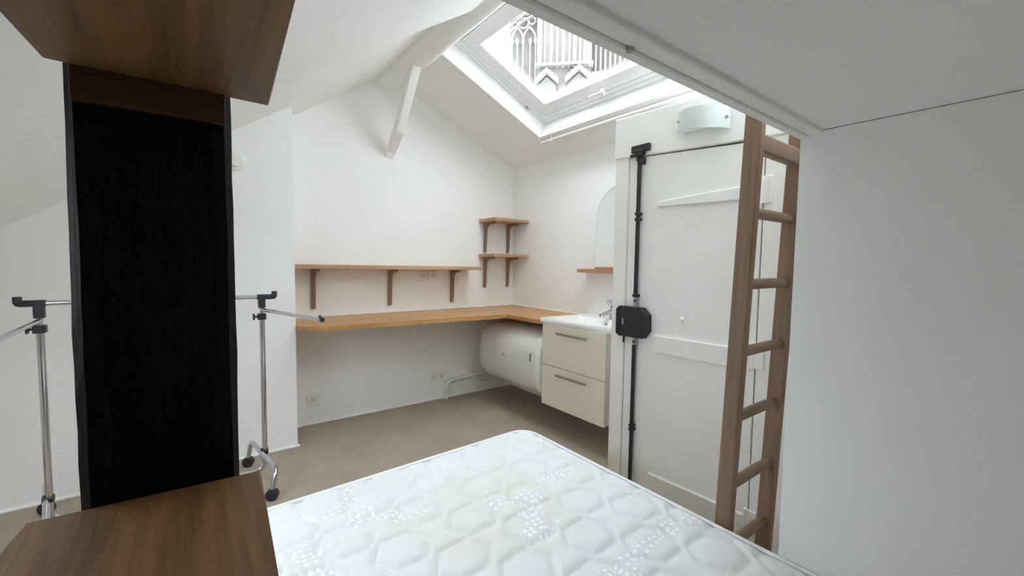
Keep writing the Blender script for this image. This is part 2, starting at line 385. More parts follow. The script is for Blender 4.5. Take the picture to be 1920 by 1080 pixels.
# ---- pipe under the skylight
pp = thing('pipe', 'thin cream painted pipe running under the skylight', 'pipe', (2.16, 1.8, 2.06))
pts = [(2.165, 2.53, 2.062), (2.165, .5, 2.062)]
obj('tube', tube(B(), pts, .011, 10), 'white_paint', pp, smooth='auto')
bm = B(); box(bm, 2.152, 2.178, 2.40, 2.416, 2.046, 2.085, .002); obj('clip', bm, 'white_paint', pp)

# ================================================================== OLD DOOR
door = thing('door_1', 'old white plank door with black iron bolt and rim lock', 'door', (XD, 1.1, 0), kind='structure')
X = XD
obj('jamb', box(B(), X-.012, X+.05, 1.390, 1.472, 0, 1.69, .004), 'door_paint', door)
obj('jamb', box(B(), X-.008, X+.05, YR+.002, .748, 0, 1.66, .004), 'door_paint', door)
obj('header_board', prism(B(), [(1.475, 1.684), (YR+.002, 1.622), (YR+.002, 1.845), (1.475, 1.885)], 0, X-.018, X+.05, .004), 'door_paint', door)
bm = B()
prism(bm, [(1.388, .02), (.753, .02), (.753, 1.632), (1.388, 1.676)], 0, X-.004, X+.03, .003)
leaf = obj('door_leaf', bm, 'door_paint', door)
bm = B(); prism(bm, [(1.392, 1.668), (.75, 1.624), (.75, 1.652), (1.392, 1.694)], 0, X+.012, X+.02); obj('gap', bm, 'dark_gap', door)
bm = B(); box(bm, X+.004, X+.02, .746, .758, 0, 1.66); obj('gap', bm, 'dark_gap', door)
bm = B(); box(bm, X+.006, X+.02, 1.382, 1.392, 0, 1.67); obj('gap', bm, 'dark_gap', door)
def bat(pts, t=.014):
    return prism(B(), pts, 0, X-.004-t, X+.002, .003)
obj('batten', bat([(1.213, 1.418), (.765, 1.409), (.765, 1.467), (1.213, 1.443)]), 'door_paint', leaf)
obj('batten', bat([(1.216, .728), (.765, .728), (.765, .816), (1.216, .808)]), 'door_paint', leaf)
obj('batten', bat([(1.216, .022), (.765, .022), (.765, .138), (1.216, .126)]), 'door_paint', leaf)
bm = B(); bmesh.ops.create_icosphere(bm, subdivisions=2, radius=.012, matrix=Matrix.Translation((X-.006, 1.07, .90)))
obj('plugged_hole', bm, 'door_paint', leaf, smooth=True)
for (z0, z1) in ((1.388, 1.494), (.740, .846), (.070, .168)):
    hg = obj('hinge', tube(B(), [(X-.014, .757, z0), (X-.014, .757, z1)], .0085, 10), 'door_paint', door, smooth='auto')
    obj('hinge_plate', box(B(), X-.018, X-.006, .716, .752, z0+.002, z1-.002, .0015), 'door_paint', hg)
    obj('hinge_plate', box(B(), X-.013, X-.004, .762, .79, z0+.04, z1-.03, .0015), 'door_paint', hg)
    for q in (.2, .5, .8):
        bm = B(); disc(bm, (X-.0175, .731 if q != .5 else .724, z0+(z1-z0)*q), (-1, 0, 0), .005, .003, 8); obj('screw', bm, 'white_paint', hg)
# cremone bolt: two rods with guides and keeper
yb_ = 1.315
bolt = obj('bolt_rod', box(B(), X-.03, X-.016, yb_-.009, yb_+.009, .985, 1.668, .002), 'black_iron', door)
for z in (1.655, 1.394, 1.366, .992):
    bm = B(); box(bm, X-.034, X-.004, yb_-.013, yb_+.013, z-.007, z+.007, .002); obj('guide', bm, 'black_iron', bolt)
bm = B(); box(bm, X-.036, X-.004, yb_-.024, yb_-.011, 1.632, 1.662, .002); obj('guide', bm, 'black_iron', bolt)
kp = obj('keeper', box(B(), X-.036, X-.016, yb_-.058, yb_+.045, 1.690, 1.724, .003), 'black_iron', door)
bm = B(); prism(bm, [(yb_-.03, 1.700), (yb_+.03, 1.700), (yb_+.018, 1.668), (yb_-.018, 1.668)], 0, X-.044, X-.020, .002); obj('keeper_hook', bm, 'black_iron', kp)
bm = B(); box(bm, X-.030, X-.016, yb_-.03, yb_+.055, 1.674, 1.686, .002); obj('keeper_foot', bm, 'black_iron', kp)
bolt2 = obj('bolt_rod', box(B(), X-.03, X-.016, yb_-.0085, yb_+.0085, .02, .745, .002), 'black_iron', door)
for z in (.335, .315):
    bm = B(); box(bm, X-.034, X-.004, yb_-.0125, yb_+.0125, z-.006, z+.006, .002); obj('guide', bm, 'black_iron', bolt2)
for z0, z1 in ((.925, .985), (.745, .80)):
    rod = obj('bolt_link', box(B(), X-.026, X-.016, yb_-.010, yb_+.010, z0, z1, .002), 'steel_bar', door)
    bm = B(); disc(bm, (X-.026, yb_, .966 if z0 > .9 else .762), (-1, 0, 0), .0055, .005, 10); obj('pin', bm, 'black_iron', rod)
# rim lock case
lc = obj('lock_case', prism(B(), [(1.417, .797), (1.417, .918), (1.400, .935), (1.268, .935), (1.232, .901), (1.230, .822), (1.258, .786), (1.398, .783)], 0, X-.046, X-.003, .004, 2), 'black_iron', door)
bm = B(); box(bm, X-.052, X-.045, 1.362, 1.372, .842, .876, .001); obj('key_plate', bm, 'steel_bar', lc)
bm = B(); tube(bm, [(X-.045, 1.30, .822), (X-.056, 1.30, .822)], .006, 10); tube(bm, [(X-.055, 1.318, .832), (X-.055, 1.284, .814)], .0045, 8)
obj('latch_lever', bm, 'black_iron', lc, smooth='auto')
bm = B(); box(bm, X-.047, X-.044, 1.392, 1.396, .79, .93); obj('keeper_joint', bm, 'dark_gap', lc)
bm = B(); tube(bm, [(X-.03, 1.372, .785), (X-.03, 1.376, .752)], .005, 8); obj('key_tail', bm, 'black_iron', lc, smooth='auto')

# ---- wall lamp on the header board
lamp = thing('wall_lamp', 'curved frosted glass wall lamp above the old door', 'lamp', (X-.02, .995, 1.70))
bm = B(); n = 14; outer = []; inner = []
for k in range(n+1):
    t = k/n; a = math.radians(-62+124*t)
    outer.append((X-.018-.085*(math.cos(a)-math.cos(math.radians(62)))/(1-math.cos(math.radians(62))), 1.757+.048*math.sin(a)/math.sin(math.radians(62))))
poly = [(x, z) for x, z in outer] + [(x+.006, z) for x, z in reversed(outer)]
# glass: bowed in plan, so build as a swept sheet with thickness
ny = 18; g0 = []; g1 = []
for j in range(ny+1):
    y = 1.108 - .230*j/ny; s = (j/ny-.5)*2; bow = .060*(1-s*s)+.012; tl = -.030*(j/ny-.5)
    g0.append([bm.verts.new((X-.024-bow, y, z)) for z in (1.715+tl+.0, 1.745+tl, 1.775+tl, 1.805+tl)])
    g1.append([bm.verts.new((X-.018-bow, y, z)) for z in (1.715+tl+.0, 1.745+tl, 1.775+tl, 1.805+tl)])
for j in range(ny):
    for k in range(3):
        bm.faces.new((g0[j][k], g0[j+1][k], g0[j+1][k+1], g0[j][k+1])); bm.faces.new((g1[j][k], g1[j][k+1], g1[j+1][k+1], g1[j+1][k]))
    bm.faces.new((g0[j][0], g1[j][0], g1[j+1][0], g0[j+1][0])); bm.faces.new((g0[j][3], g0[j+1][3], g1[j+1][3], g1[j][3]))
for j in (0, ny):
    for k in range(3): bm.faces.new((g0[j][k], g0[j][k+1], g1[j][k+1], g1[j][k]))
obj('glass_shade', bm, 'lamp_glass', lamp, smooth='auto')
obj('back_plate', box(B(), X-.026, X-.017, .895, 1.09, 1.725, 1.795, .003), 'white_paint', lamp)
for y, zc in ((1.100, 1.775), (.886, 1.745)):
    bm = B(); tube(bm, [(X-.03, y, zc), (X-.05, y, zc)], .005, 8); obj('clip_screw', bm, 'steel_bar', lamp, smooth='auto')
bm = B(); tube(bm, [(X-.045, 1.09, 1.820), (X-.045, .955, 1.800)], .006, 8); obj('tube_bulb', bm, 'plastic_white', lamp, smooth='auto')

# ================================================================== LADDER
lad = thing('ladder', 'brown wooden ladder leaning up to the mezzanine beam', 'ladder', (1.44, .61, 0))
def ly(z): return .628 - .030*z
def rail(xa, xb, xt, xtb):
    bm = B(); z1 = 1.74; yy = .024
    hexa(bm, [(xa, ly(0)-yy, 0), (xb, ly(0)-yy, 0), (xb, ly(0)+yy, 0), (xa, ly(0)+yy, 0), (xt, ly(z1)-yy, z1), (xtb, ly(z1)-yy, z1), (xtb, ly(z1)+yy, z1), (xt, ly(z1)+yy, z1)], .006, 3)
    return bm
obj('rail', rail(1.285, 1.318, 1.285, 1.318), 'ladder_wood', lad)
obj('rail', rail(1.590, 1.625, 1.590, 1.625), 'ladder_wood', lad)
for z in (.045, .255, .467, .682, .885, 1.091, 1.303):
    bm = B(); tube(bm, [(1.315, ly(z), z), (1.38, ly(z), z+.002), (1.52, ly(z), z+.002), (1.596, ly(z), z)], .0155, 14, rad=[.0145, .0165, .0165, .0145]); obj('rung', bm, 'rung_wood', lad, smooth='auto')
obj('top_rail', box(B(), 1.316, 1.594, ly(1.5)-.016, ly(1.5)+.016, 1.478, 1.530, .005, 2), 'rung_wood', lad)

# ================================================================== POST WITH TWO SHELF BOARDS
post = thing('timber_post', 'rough near-black timber post between two brown shelf boards', 'post', (-.033, .67, 0))
bm = B(); n = 46; rows = []
rnd = random.Random(3)
base = [(-.098, .612), (-.090, .601), (.024, .6), (.034, .601), (.041, .613), (.043, .74), (-.100, .74)]
off = [[0, 0] for _ in base]
for j in range(n+1):
    z = 1.59*j/n
    row = []
    for k, (x, y) in enumerate(base):
        a = .0009 if k in (0, 1, 3, 4) else .0004
        off[k][0] = off[k][0]*.85 + rnd.uniform(-a, a); off[k][1] = off[k][1]*.85 + rnd.uniform(-a, a)*.5
        row.append(bm.verts.new((x+off[k][0], y+max(off[k][1], -.0006) if k in (1, 2, 3) else y+off[k][1], z if j < n else zP(x)-.001)))
    rows.append(row)
for j in range(n):
    for k in range(len(base)):
        bm.faces.new((rows[j][k], rows[j][(k+1) % 7], rows[j+1][(k+1) % 7], rows[j+1][k]))
bm.faces.new(rows[0][::-1]); bm.faces.new(rows[-1])
obj('shaft', bm, 'post_dark', post)
obj('cap_block', box(B(), -.0895, .0355, .592, .640, 1.301, 1.3345, .0015, 2), 'cap_brown', post)
sb = obj('shelf_board', prism(B(), [(-.136, .603), (.062, .592), (.051, .381), (.044, .24), (-.146, .24), (-.140, .545)], 2, .862, .890, .002), 'shelf_dark',
         label='thick brown oak board fixed low on the dark post', cat='shelf', group='boards on the dark post')
obj('shelf_board', prism(B(), [(-.107, .594), (.080, .601), (.064, .344), (.055, .2), (-.116, .2), (-.111, .498)], 2, 1.334, 1.364, .002), 'shelf_dark',
    label='thick brown oak board overhead, on top of the dark post', cat='shelf', group='boards on the dark post')

# ================================================================== BED
bed = thing('bed_base', 'low white slatted bed base under the mattress', 'bed base', (.67, .6, 0))
obj('frame', box(B(), .10, 1.24, -.32, 1.47, .10, .165, .006), 'white_paint', bed)
for x in (.16, 1.18):
    for y in (-.24, 1.38): obj('leg', tube(B(), [(x, y, 0), (x, y, .105)], .025, 14), 'steel_bar', bed, smooth='auto')
mat = thing('mattress', 'white quilted mattress with hexagon stitching and dot print', 'mattress', (.67, .6, .165))
X0, X1, Y0, Y1, RC = .075, 1.264, -.36, 1.532, .085
SX, SY = .232, .1345; HR, HF = .080, .0645
def hexd(x, y):
    """signed distance-like value to the nearest inset hexagon outline (positive inside)"""
    best = -9
    r = round((y-1.078)/SY)
    for rr in (r-1, r, r+1):
        ox = .674 + (SX/2 if rr % 2 else 0); c = round((x-ox)/SX)
        for cc in (c-1, c, c+1):
            dx = abs(x-(ox+cc*SX)); dy = abs(y-(1.078+rr*SY))
            # flat-top hexagon: points along x, flats across y
            best = max(best, min(HF-dy, HR*.866-(dx*.866+dy*.5)))
    return best
def top_z(x, y, e):
    d = abs(hexd(x, y) + .004*math.sin(x*19)*math.sin(y*23))
    puff = .019*(1-math.exp(-(d/.0095)**1.1))
    edge = min(1, e/.05)
    lump = .003*math.sin(x*9+1)*math.sin(y*7)
    return .344 + (puff+lump)*min(1, e/.03) + .004*edge
nx_, ny_n = 210, 330
bm = B(); grid = []
for j in range(ny_n+1):
    row = []
    for i in range(nx_+1):
        x = X0+(X1-X0)*i/nx_; y = Y0+(Y1-Y0)*j/ny_n
        cx = min(max(x, X0+RC), X1-RC); cy = min(max(y, Y0+RC), Y1-RC)
        ax, ay = (x-cx)/RC, (y-cy)/RC
        if ax and ay:
            f = max(abs(ax), abs(ay))/math.hypot(ax, ay); x, y = cx+ax*f*RC, cy+ay*f*RC
            e = RC*(1-max(abs(ax), abs(ay)))
        else: e = min(x-X0, X1-x, y-Y0, Y1-y)
        t = (y-Y0)/(Y1-Y0)
        row.append(bm.verts.new((x, y+.046*(x-.67)*t, top_z(x, y, max(e, 0)))))
    grid.append(row)
for j in range(ny_n):
    for i in range(nx_): bm.faces.new((grid[j][i], grid[j][i+1], grid[j+1][i+1], grid[j+1][i]))
loop = [grid[0][i] for i in range(nx_)] + [grid[j][nx_] for j in range(ny_n)] + [grid[ny_n][i] for i in range(nx_, 0, -1)] + [grid[j][0] for j in range(ny_n, 0, -1)]
lc_ = [v.co.copy() for v in loop]
obj('quilted_top', bm, 'mattress_ticking', mat, smooth=True)
bm = B(); R1 = [bm.verts.new((c.x, c.y, .349)) for c in lc_]; R2 = [bm.verts.new((c.x, c.y, .165)) for c in lc_]
for k in range(len(lc_)): bm.faces.new((R1[k], R1[(k+1) % len(lc_)], R2[(k+1) % len(lc_)], R2[k]))
bm.faces.new(R2)
obj('border', bm, 'mattress_ticking', mat, smooth='auto')
pp_ = [Vector((c.x, c.y, .3515)) for c in lc_[::3]]
bm = B(); tube(bm, pp_+[pp_[0], pp_[1]], .0062, 8, cap=False); obj('piping', bm, 'window_white', mat, smooth=True)
pp_ = [Vector((c.x, c.y, .170)) for c in lc_[::6]]
bm = B(); tube(bm, pp_+[pp_[0], pp_[1]], .005, 6, cap=False); obj('piping', bm, 'window_white', mat, smooth=True)

# ================================================================== DESK
desk = thing('desk', 'long L-shaped honey oak desktop fixed along two walls', 'desk', (1.4, 2.9, .72))
arc = []
for k in range(9):
    a = math.radians(180+90*k/8); arc.append((.70+.205*math.cos(a)*1.0, 2.83+.155*math.sin(a)))
poly = [(XC+.002, YB), (XC+.002, 2.823)] + [p for p in arc if p[0] > XC+.003] + [(.83, 2.672), (1.27, 2.647), (1.86, 2.613), (1.905, 2.602), (XS-.001, 2.602), (XS-.001, YB)]
obj('desk_board', prism(B(), poly, 2, .722, .75, .003), 'oak_desk', desk)
poly = [(1.908, 2.600), (1.925, 2.30), (1.935, 2.225), (1.96, 2.198), (2.0, 2.190), (XS-.001, 2.190), (XS-.001, 2.600)]
obj('return_board', prism(B(), poly, 2, .722, .75, .003), 'oak_desk_return', desk)
obj('wall_batten', box(B(), XC+.02, 1.9, YB-.03, YB-.001, .69, .722), 'white_paint', desk)

# ================================================================== WALL SHELVES
def bracket(x, ztop, zbot, y1, y0, xw=.013):
    """wooden L bracket in profile (y,z): leg on the wall, arm under the shelf, curved inner corner"""
    t0, t1 = .030, .020; pts = [(y1, ztop), (y0, ztop), (y0, ztop-.012), (y0+.02, ztop-.017)]
    cx, cz, rr = y1-t0, ztop-t1-.001, .045
    for k in range(7):
        a = math.radians(90-90*k/6); pts.append((cx-rr+rr*math.sin(math.radians(90*k/6)), cz-rr+rr*math.cos(math.radians(90*k/6))))
    pts += [(y1-.022, zbot+.03), (y1-.014, zbot), (y1, zbot)]
    return prism(B(), pts, 0, x-xw, x+xw, .0015)
sh = thing('wall_shelf', 'long low oak shelf on three brackets above the desk', 'shelf', (1.2, YB, 1.08))
obj('board', hexa(B(), [(XC, 2.93, 1.088), (1.892, 2.93, 1.079), (1.892, YB-.001, 1.079), (XC, YB-.001, 1.088), (XC, 2.93, 1.116), (1.892, 2.93, 1.106), (1.892, YB-.001, 1.106), (XC, YB-.001, 1.116)], .002), 'oak_shelf', sh)
for x, zt in ((.662, 1.0866), (1.201, 1.0832), (1.734, 1.0798)):
    obj('bracket', bracket(x, zt, .81, YB-.001, 3.0), 'oak_bracket', sh)
for z, lab, zb in ((1.515, 'upper small oak shelf in the corner above the desk', 1.228), (1.216, 'lower small oak shelf in the corner above the desk', .922)):
    s2 = thing('corner_shelf', lab, 'shelf', (2.19, YB, z), group='small shelves in the corner')
    obj('board', hexa(B(), [(2.0, 2.90, z-.027), (XS-.001, 2.915, z-.027), (XS-.001, YB-.001, z-.027), (2.0, YB-.001, z-.027), (2.0, 2.90, z), (XS-.001, 2.915, z), (XS-.001, YB-.001, z), (2.0, YB-.001, z)], .002), 'oak_shelf', s2)
    for x in (2.060, 2.307): obj('bracket', bracket(x, z-.0275, zb, YB-.001, 2.99, .011), 'oak_bracket', s2)

# ================================================================== VANITY, BASIN, TAP, WATER HEATER
XV, Y2, Y1v = 1.905, 2.178, 1.620
van = thing('vanity_cabinet', 'cream wall-hung vanity cabinet with two drawers', 'cabinet', (2.14, 1.9, .19))
obj('carcass', box(B(), XV+.019, XS-.001, Y1v, Y2, .19, .744, .002), 'cabinet_side', van)
for z0, z1, zh in ((.461, .743, .689), (.186, .457, .414)):
    dr = obj('drawer', box(B(), XV, XV+.018, Y1v+.001, Y2-.001, z0, z1, .0025, 2), 'cabinet_cream', van)
    h = obj('handle', box(B(), XV-.026, XV-.016, 1.757, 2.020, zh-.007, zh+.007, .002), 'steel_bar', dr)
for_b = B()
bas = thing('washbasin', 'white ceramic washbasin on the cream vanity', 'washbasin', (2.13, 1.9, .745))
# ceramic slab with bowl: outer outline with chamfered front right corner, inner rounded rectangle
bm = B()
xo0, xo1, yo0, yo1 = 1.890, XS-.001, 1.560, 2.188
def ring_pts(x0, x1, y0, y1, r, z, n=6, ch=None):
    out = []
    for (cx, cy, a0) in ((x1-r, y1-r, 0), (x0+r, y1-r, 90), (x0+r, y0+r, 180), (x1-r, y0+r, 270)):
        for k in range(n+1):
            a = math.radians(a0+90*k/n); out.append((cx+r*math.cos(a), cy+r*math.sin(a), z))
    return out
def chamfer(pts):
    out = []
    for (x, y, z) in pts:
        d = (x-xo0)+(y-yo0)*1.0
        if d < .055: s = (.055-d)/2; x += s; y += s
        out.append((x, y, z))
    return out
L0 = chamfer(ring_pts(xo0+.004, xo1, yo0+.004, yo1, .006, .745)); L1 = chamfer(ring_pts(xo0, xo1, yo0, yo1, .008, .752)); L2 = chamfer(ring_pts(xo0, xo1, yo0, yo1, .008, .770)); L3 = chamfer(ring_pts(xo0+.006, xo1, yo0+.006, yo1-.006, .008, .776))
L4 = ring_pts(1.925, 2.215, 1.62, 2.13, .05, .774); L5 = ring_pts(1.935, 2.205, 1.63, 2.12, .05, .760); L6 = ring_pts(1.965, 2.18, 1.68, 2.07, .06, .690); L7 = ring_pts(2.04, 2.10, 1.85, 1.90, .02, .684)
RS = [[bm.verts.new(p) for p in Lr] for Lr in (L0, L1, L2, L3, L4, L5, L6, L7)]
nn = len(L0)
for a, b2 in zip(RS, RS[1:]):
    for k in range(nn): bm.faces.new((a[k], a[(k+1) % nn], b2[(k+1) % nn], b2[k]))
bm.faces.new(RS[-1]); bm.faces.new(RS[0][::-1])
obj('basin', bm, 'ceramic', bas, smooth='auto')
bm = B(); disc(bm, (2.19, 1.868, .738), (-1, 0, .25), .012, .004, 14); obj('overflow_hole', bm, 'dark_gap', bas)
bm = B(); disc(bm, (2.07, 1.875, .684), (0, 0, 1), .022, .004, 18); obj('drain', bm, 'chrome', bas)
tap = thing('tap', 'chrome single-lever mixer tap on the washbasin', 'tap', (2.27, 1.875, .775))
bm = B(); tube(bm, [(2.27, 1.875, .775), (2.27, 1.875, .782), (2.268, 1.875, .80), (2.264, 1.875, .845), (2.262, 1.875, .855)], .022, 18, rad=[.027, .026, .022, .021, .015]); obj('body', bm, 'chrome', tap, smooth='auto')
bm = B(); prism(bm, [(2.275, .838), (2.25, .842), (2.145, .812), (2.143, .800), (2.158, .794), (2.262, .812)], 1, 1.862, 1.888, .004, 2); obj('spout', bm, 'chrome', tap)
bm = B(); prism(bm, [(2.294, .848), (2.258, .852), (2.218, .884), (2.222, .900), (2.262, .906), (2.290, .880)], 1, 1.852, 1.898, .005, 2); obj('lever', bm, 'chrome', tap)
# water heater, lying horizontally under the desk return
wh = thing('water_heater', 'white horizontal electric water heater under the desk corner', 'water heater', (2.12, 2.57, .19))
def wh_ring(y, s=1.0):
    out = []
    cx, cz, a_, b_ = 2.115, .425, .228*s, .238*s
    for k in range(44):
        a = 2*math.pi*k/44; c, s_ = math.cos(a), math.sin(a); e = .72
        x = cx + math.copysign(abs(c)**e, c)*a_; z = cz + math.copysign(abs(s_)**e, s_)*b_
        out.append((min(x, XS-.012), y, z))
    return out
bm = B(); RS = [[bm.verts.new(p) for p in wh_ring(y, s)] for y, s in ((2.955, .90), (2.95, .955), (2.935, .99), (2.90, 1.0), (2.262, 1.0), (2.258, .99))]
for a, b2 in zip(RS, RS[1:]):
    for k in range(44): bm.faces.new((a[k], a[(k+1) % 44], b2[(k+1) % 44], b2[k]))
bm.faces.new(RS[0]); bm.faces.new(RS[-1][::-1]); obj('tank', bm, 'heater_white', wh, smooth='auto')
bm = B(); RS = [[bm.verts.new(p) for p in wh_ring(y, s)] for y, s in ((2.257, .995), (2.255, 1.0), (2.225, .995), (2.20, .955), (2.195, .90))]
for a, b2 in zip(RS, RS[1:]):
    for k in range(44): bm.faces.new((a[k], a[(k+1) % 44], b2[(k+1) % 44], b2[k]))
bm.faces.new(RS[0]); bm.faces.new(RS[-1][::-1]); obj('end_cap', bm, 'plastic_white', wh, smooth='auto')
bm = B(); prism(bm, [(2.285, .455), (2.275, .455), (2.275, .51), (2.285, .51)], 0, 1.880, 1.892, .001); obj('indicator', bm, 'steel_bar', wh)
bm = B(); disc(bm, (1.890, 2.60, .445), (-1, 0, 0), .009, .005, 12); obj('badge', bm, 'steel_bar', wh)
for y in (2.36, 2.80):
    obj('wall_bracket', box(B(), 2.30, XS-.001, y-.02, y+.02, .30, .60, .003), 'steel_bar', wh)

# ================================================================== MIRROR
mi = thing('mirror', 'arched frameless mirror on the side wall', 'mirror', (XS, 1.90, 1.107))
ya, yb2 = 2.132, 1.668; yc = (ya+yb2)/2; hw = (ya-yb2)/2
arch = [(yb2, 1.118), (ya, 1.118), (ya, 1.46)] + [(yc+hw*math.cos(math.radians(a)), 1.46+hw*math.sin(math.radians(a))) for a in range(8, 180, 8)] + [(yb2, 1.46)]
obj('glass', prism(B(), arch, 0, XS-.008, XS-.004), 'mirror_silver', mi)
arch2 = [(yc+(y-yc)*1.012, 1.118+(z-1.118)*1.008) for y, z in arch]
obj('backing', prism(B(), arch2, 0, XS-.0065, XS-.0005), 'steel_bar', mi)
obj('bottom_ledge', box(B(), XS-.018, XS-.0005, yb2, ya+.002, 1.1065, 1.1175, .001), 'mirror_shelf_wood', mi)
obj('mirror_shelf', box(B(), XS-.105, XS-.0005, 1.58, 2.225, 1.080, 1.106, .002), 'mirror_shelf_wood', label='narrow oak ledge below the arched mirror', cat='shelf')

# ================================================================== CLOTHES RACK
rk = thing('clothes_rack', 'chrome wheeled clothes rack with black fittings', 'clothes rack', (-.1, 2.5, 0))
yr = 2.5; xa, xb = -.492, .283
U = fillet([(xa, yr, .84), (xa, yr, .05), (xb, yr, .05), (xb, yr, .84)], .055, 8)
obj('lower_frame', tube(B(), U, .0125, 14), 'chrome', rk, smooth='auto')
obj('hanging_bar', tube(B(), [(xa-.01, yr, .958), (xb+.01, yr, .954)], .0105, 14), 'chrome', rk, smooth='auto')
for x, s, zt in ((xa, -1, .958), (xb, 1, .954)):
    obj('upright', tube(B(), [(x, yr, .80), (x, yr, .93)], .0095, 14), 'chrome', rk, smooth='auto')
    # black tee fitting with upturned peg
    fit = obj('tee_fitting', box(B(), x-.016, x+.016, yr-.015, yr+.015, .898, zt+.013, .004, 2), 'black_plastic', rk)
    bm = B(); tube(bm, fillet([(x-s*.02, yr, zt), (x+s*.058, yr, zt), (x+s*.058, yr, zt+.028)], .008, 4), .0135, 12, rad=None); obj('peg', bm, 'black_plastic', fit, smooth='auto')
    cl = obj('clamp', box(B(), x-.020, x+.018, yr-.018, yr+.018, .838, .870, .004, 2), 'black_plastic', rk)
    bm = B(); tube(bm, [(x-.018, yr, .854), (x-.034, yr, .854)], .005, 8); box(bm, x-.040, x-.032, yr-.013, yr+.013, .838, .870, .002); obj('thumb_screw', bm, 'black_plastic', cl, smooth='auto')
    # pull-out side arm
    ye = 1.925
    xe = .437 if s > 0 else -.475
    arm = obj('side_arm', tube(B(), [(x, yr+.01, .888), (xe, ye, .893)], .009, 12), 'chrome', rk, smooth='auto')
    dd = (Vector((xe, ye, .893))-Vector((x, yr, .888))).normalized(); e1 = Vector((xe, ye, .893))
    bm = B(); tube(bm, [e1, e1+dd*.008], .0105, 12); tube(bm, [e1-dd*.012, e1-dd*.012+Vector((0, 0, .018))], .006, 8); obj('arm_end', bm, 'black_plastic', arm, smooth='auto')
    # wheeled foot: bent tube across
    xf = x-.028*s if s > 0 else x-.02
    F = fillet([(xf-.03, 2.70, .045), (xf-.018, 2.655, .158), (xf+.050, 2.285, .130), (xf+.026, 2.252, .045)], .038, 8)
    ft = obj('foot', tube(B(), F, .0115, 12), 'chrome', rk, smooth='auto')
    bm = B(); tube(bm, [(x-.02, yr, .148), (x+.014, yr, .148)], .017, 12); obj('foot_knob', bm, 'black_plastic', rk, smooth='auto')
    for (wx, wy) in ((xf-.03, 2.700), (xf+.026, 2.252)):
        wl = obj('castor', tube(B(), [(wx-.006, wy-.012, .028), (wx+.006, wy+.012, .028)], .028, 20), 'black_plastic', ft, smooth='auto')

# ================================================================== SOCKETS, PIPES, VENT
def socket(name, label, x, z, w, grp=None, hole=True):
    s = thing(name, label, 'socket', (x, YB, z-w/2), group=grp)
    obj('plate', box(B(), x-w/2, x+w/2, YB-.011, YB+.001, z-w/2, z+w/2, .004, 2), 'plastic_white', s)
    if hole:
        rim = obj('socket_rim', tube(B(), [(x, YB-.010, z), (x, YB-.016, z)], w*.30, 24), 'plastic_white', s, smooth='auto')
        obj('socket_well', tube(B(), [(x, YB-.012, z), (x, YB-.0165, z)], w*.255, 24), 'cabinet_side', rim, smooth='auto')
        for dx in (-.0095, .0095): obj('pin_hole', tube(B(), [(x+dx, YB-.013, z), (x+dx, YB-.0172, z)], .0035, 8), 'dark_gap', rim)
        obj('earth_pin', tube(B(), [(x, YB-.013, z+.010), (x, YB-.022, z+.010)], .0024, 8), 'steel_bar', rim)
    return s
socket('wall_socket', 'white socket under the long shelf, nearer the middle bracket', 1.476, 1.030, .078, 'sockets under the shelf')
socket('wall_socket', 'white socket under the long shelf, nearer the right bracket', 1.562, 1.030, .078, 'sockets under the shelf')
socket('wall_socket', 'white socket low on the gable wall near its left end', .652, .176, .082)
socket('wall_socket', 'left of two small round outlets low on the wall beside the pipe', 1.566, .196, .05, 'small outlets by the pipe', True)
socket('wall_socket', 'right of two small round outlets low on the wall beside the pipe', 1.634, .196, .05, 'small outlets by the pipe', True)
jb = thing('junction_box', 'small white junction box above the heater pipe', 'box', (1.90, YB, .163))
obj('cover', box(B(), 1.862, 1.938, YB-.032, YB+.001, .163, .238, .004, 2), 'plastic_white', jb)
obj('lid_seam', box(B(), 1.861, 1.939, YB-.020, YB-.017, .162, .239), 'cabinet_side', jb)
wp = thing('water_pipe', 'white painted water pipe rising from floor to heater', 'pipe', (1.68, YB-.03, 0))
obj('tube', tube(B(), fillet([(1.676, YB-.030, 0), (1.682, YB-.030, .150), (2.06, YB-.030, .168)], .06, 8), .011, 12), 'white_paint', wp, smooth='auto')
obj('tube', tube(B(), fillet([(1.664, YB-.012, 0), (1.668, YB-.012, .166), (1.90, YB-.012, .175)], .05, 8), .008, 10), 'white_paint', wp, smooth='auto')
for x, z in ((1.78, .155), (1.925, .162)):
    obj('pipe_clip', box(B(), x-.006, x+.006, YB-.045, YB, z-.016, z+.018, .002), 'plastic_white', wp)
obj('branch_stub', tube(B(), fillet([(1.955, YB-.03, .163), (1.962, YB-.03, .118), (2.06, YB-.03, .112)], .012, 4), .009, 10), 'white_paint', wp, smooth='auto')
vt = thing('wall_vent', 'round white vent plate high on the protruding wall', 'vent', (.212, YF, 1.64))
obj('plate', tube(B(), [(.212, YF+.001, 1.68), (.212, YF-.007, 1.68), (.212, YF-.010, 1.68)], .048, 32, rad=[.05, .05, .046]), 'plastic_white', vt, smooth='auto')
obj('knob', tube(B(), [(.210, YF-.008, 1.682), (.210, YF-.016, 1.682)], .029, 28), 'plastic_white', vt, smooth='auto')

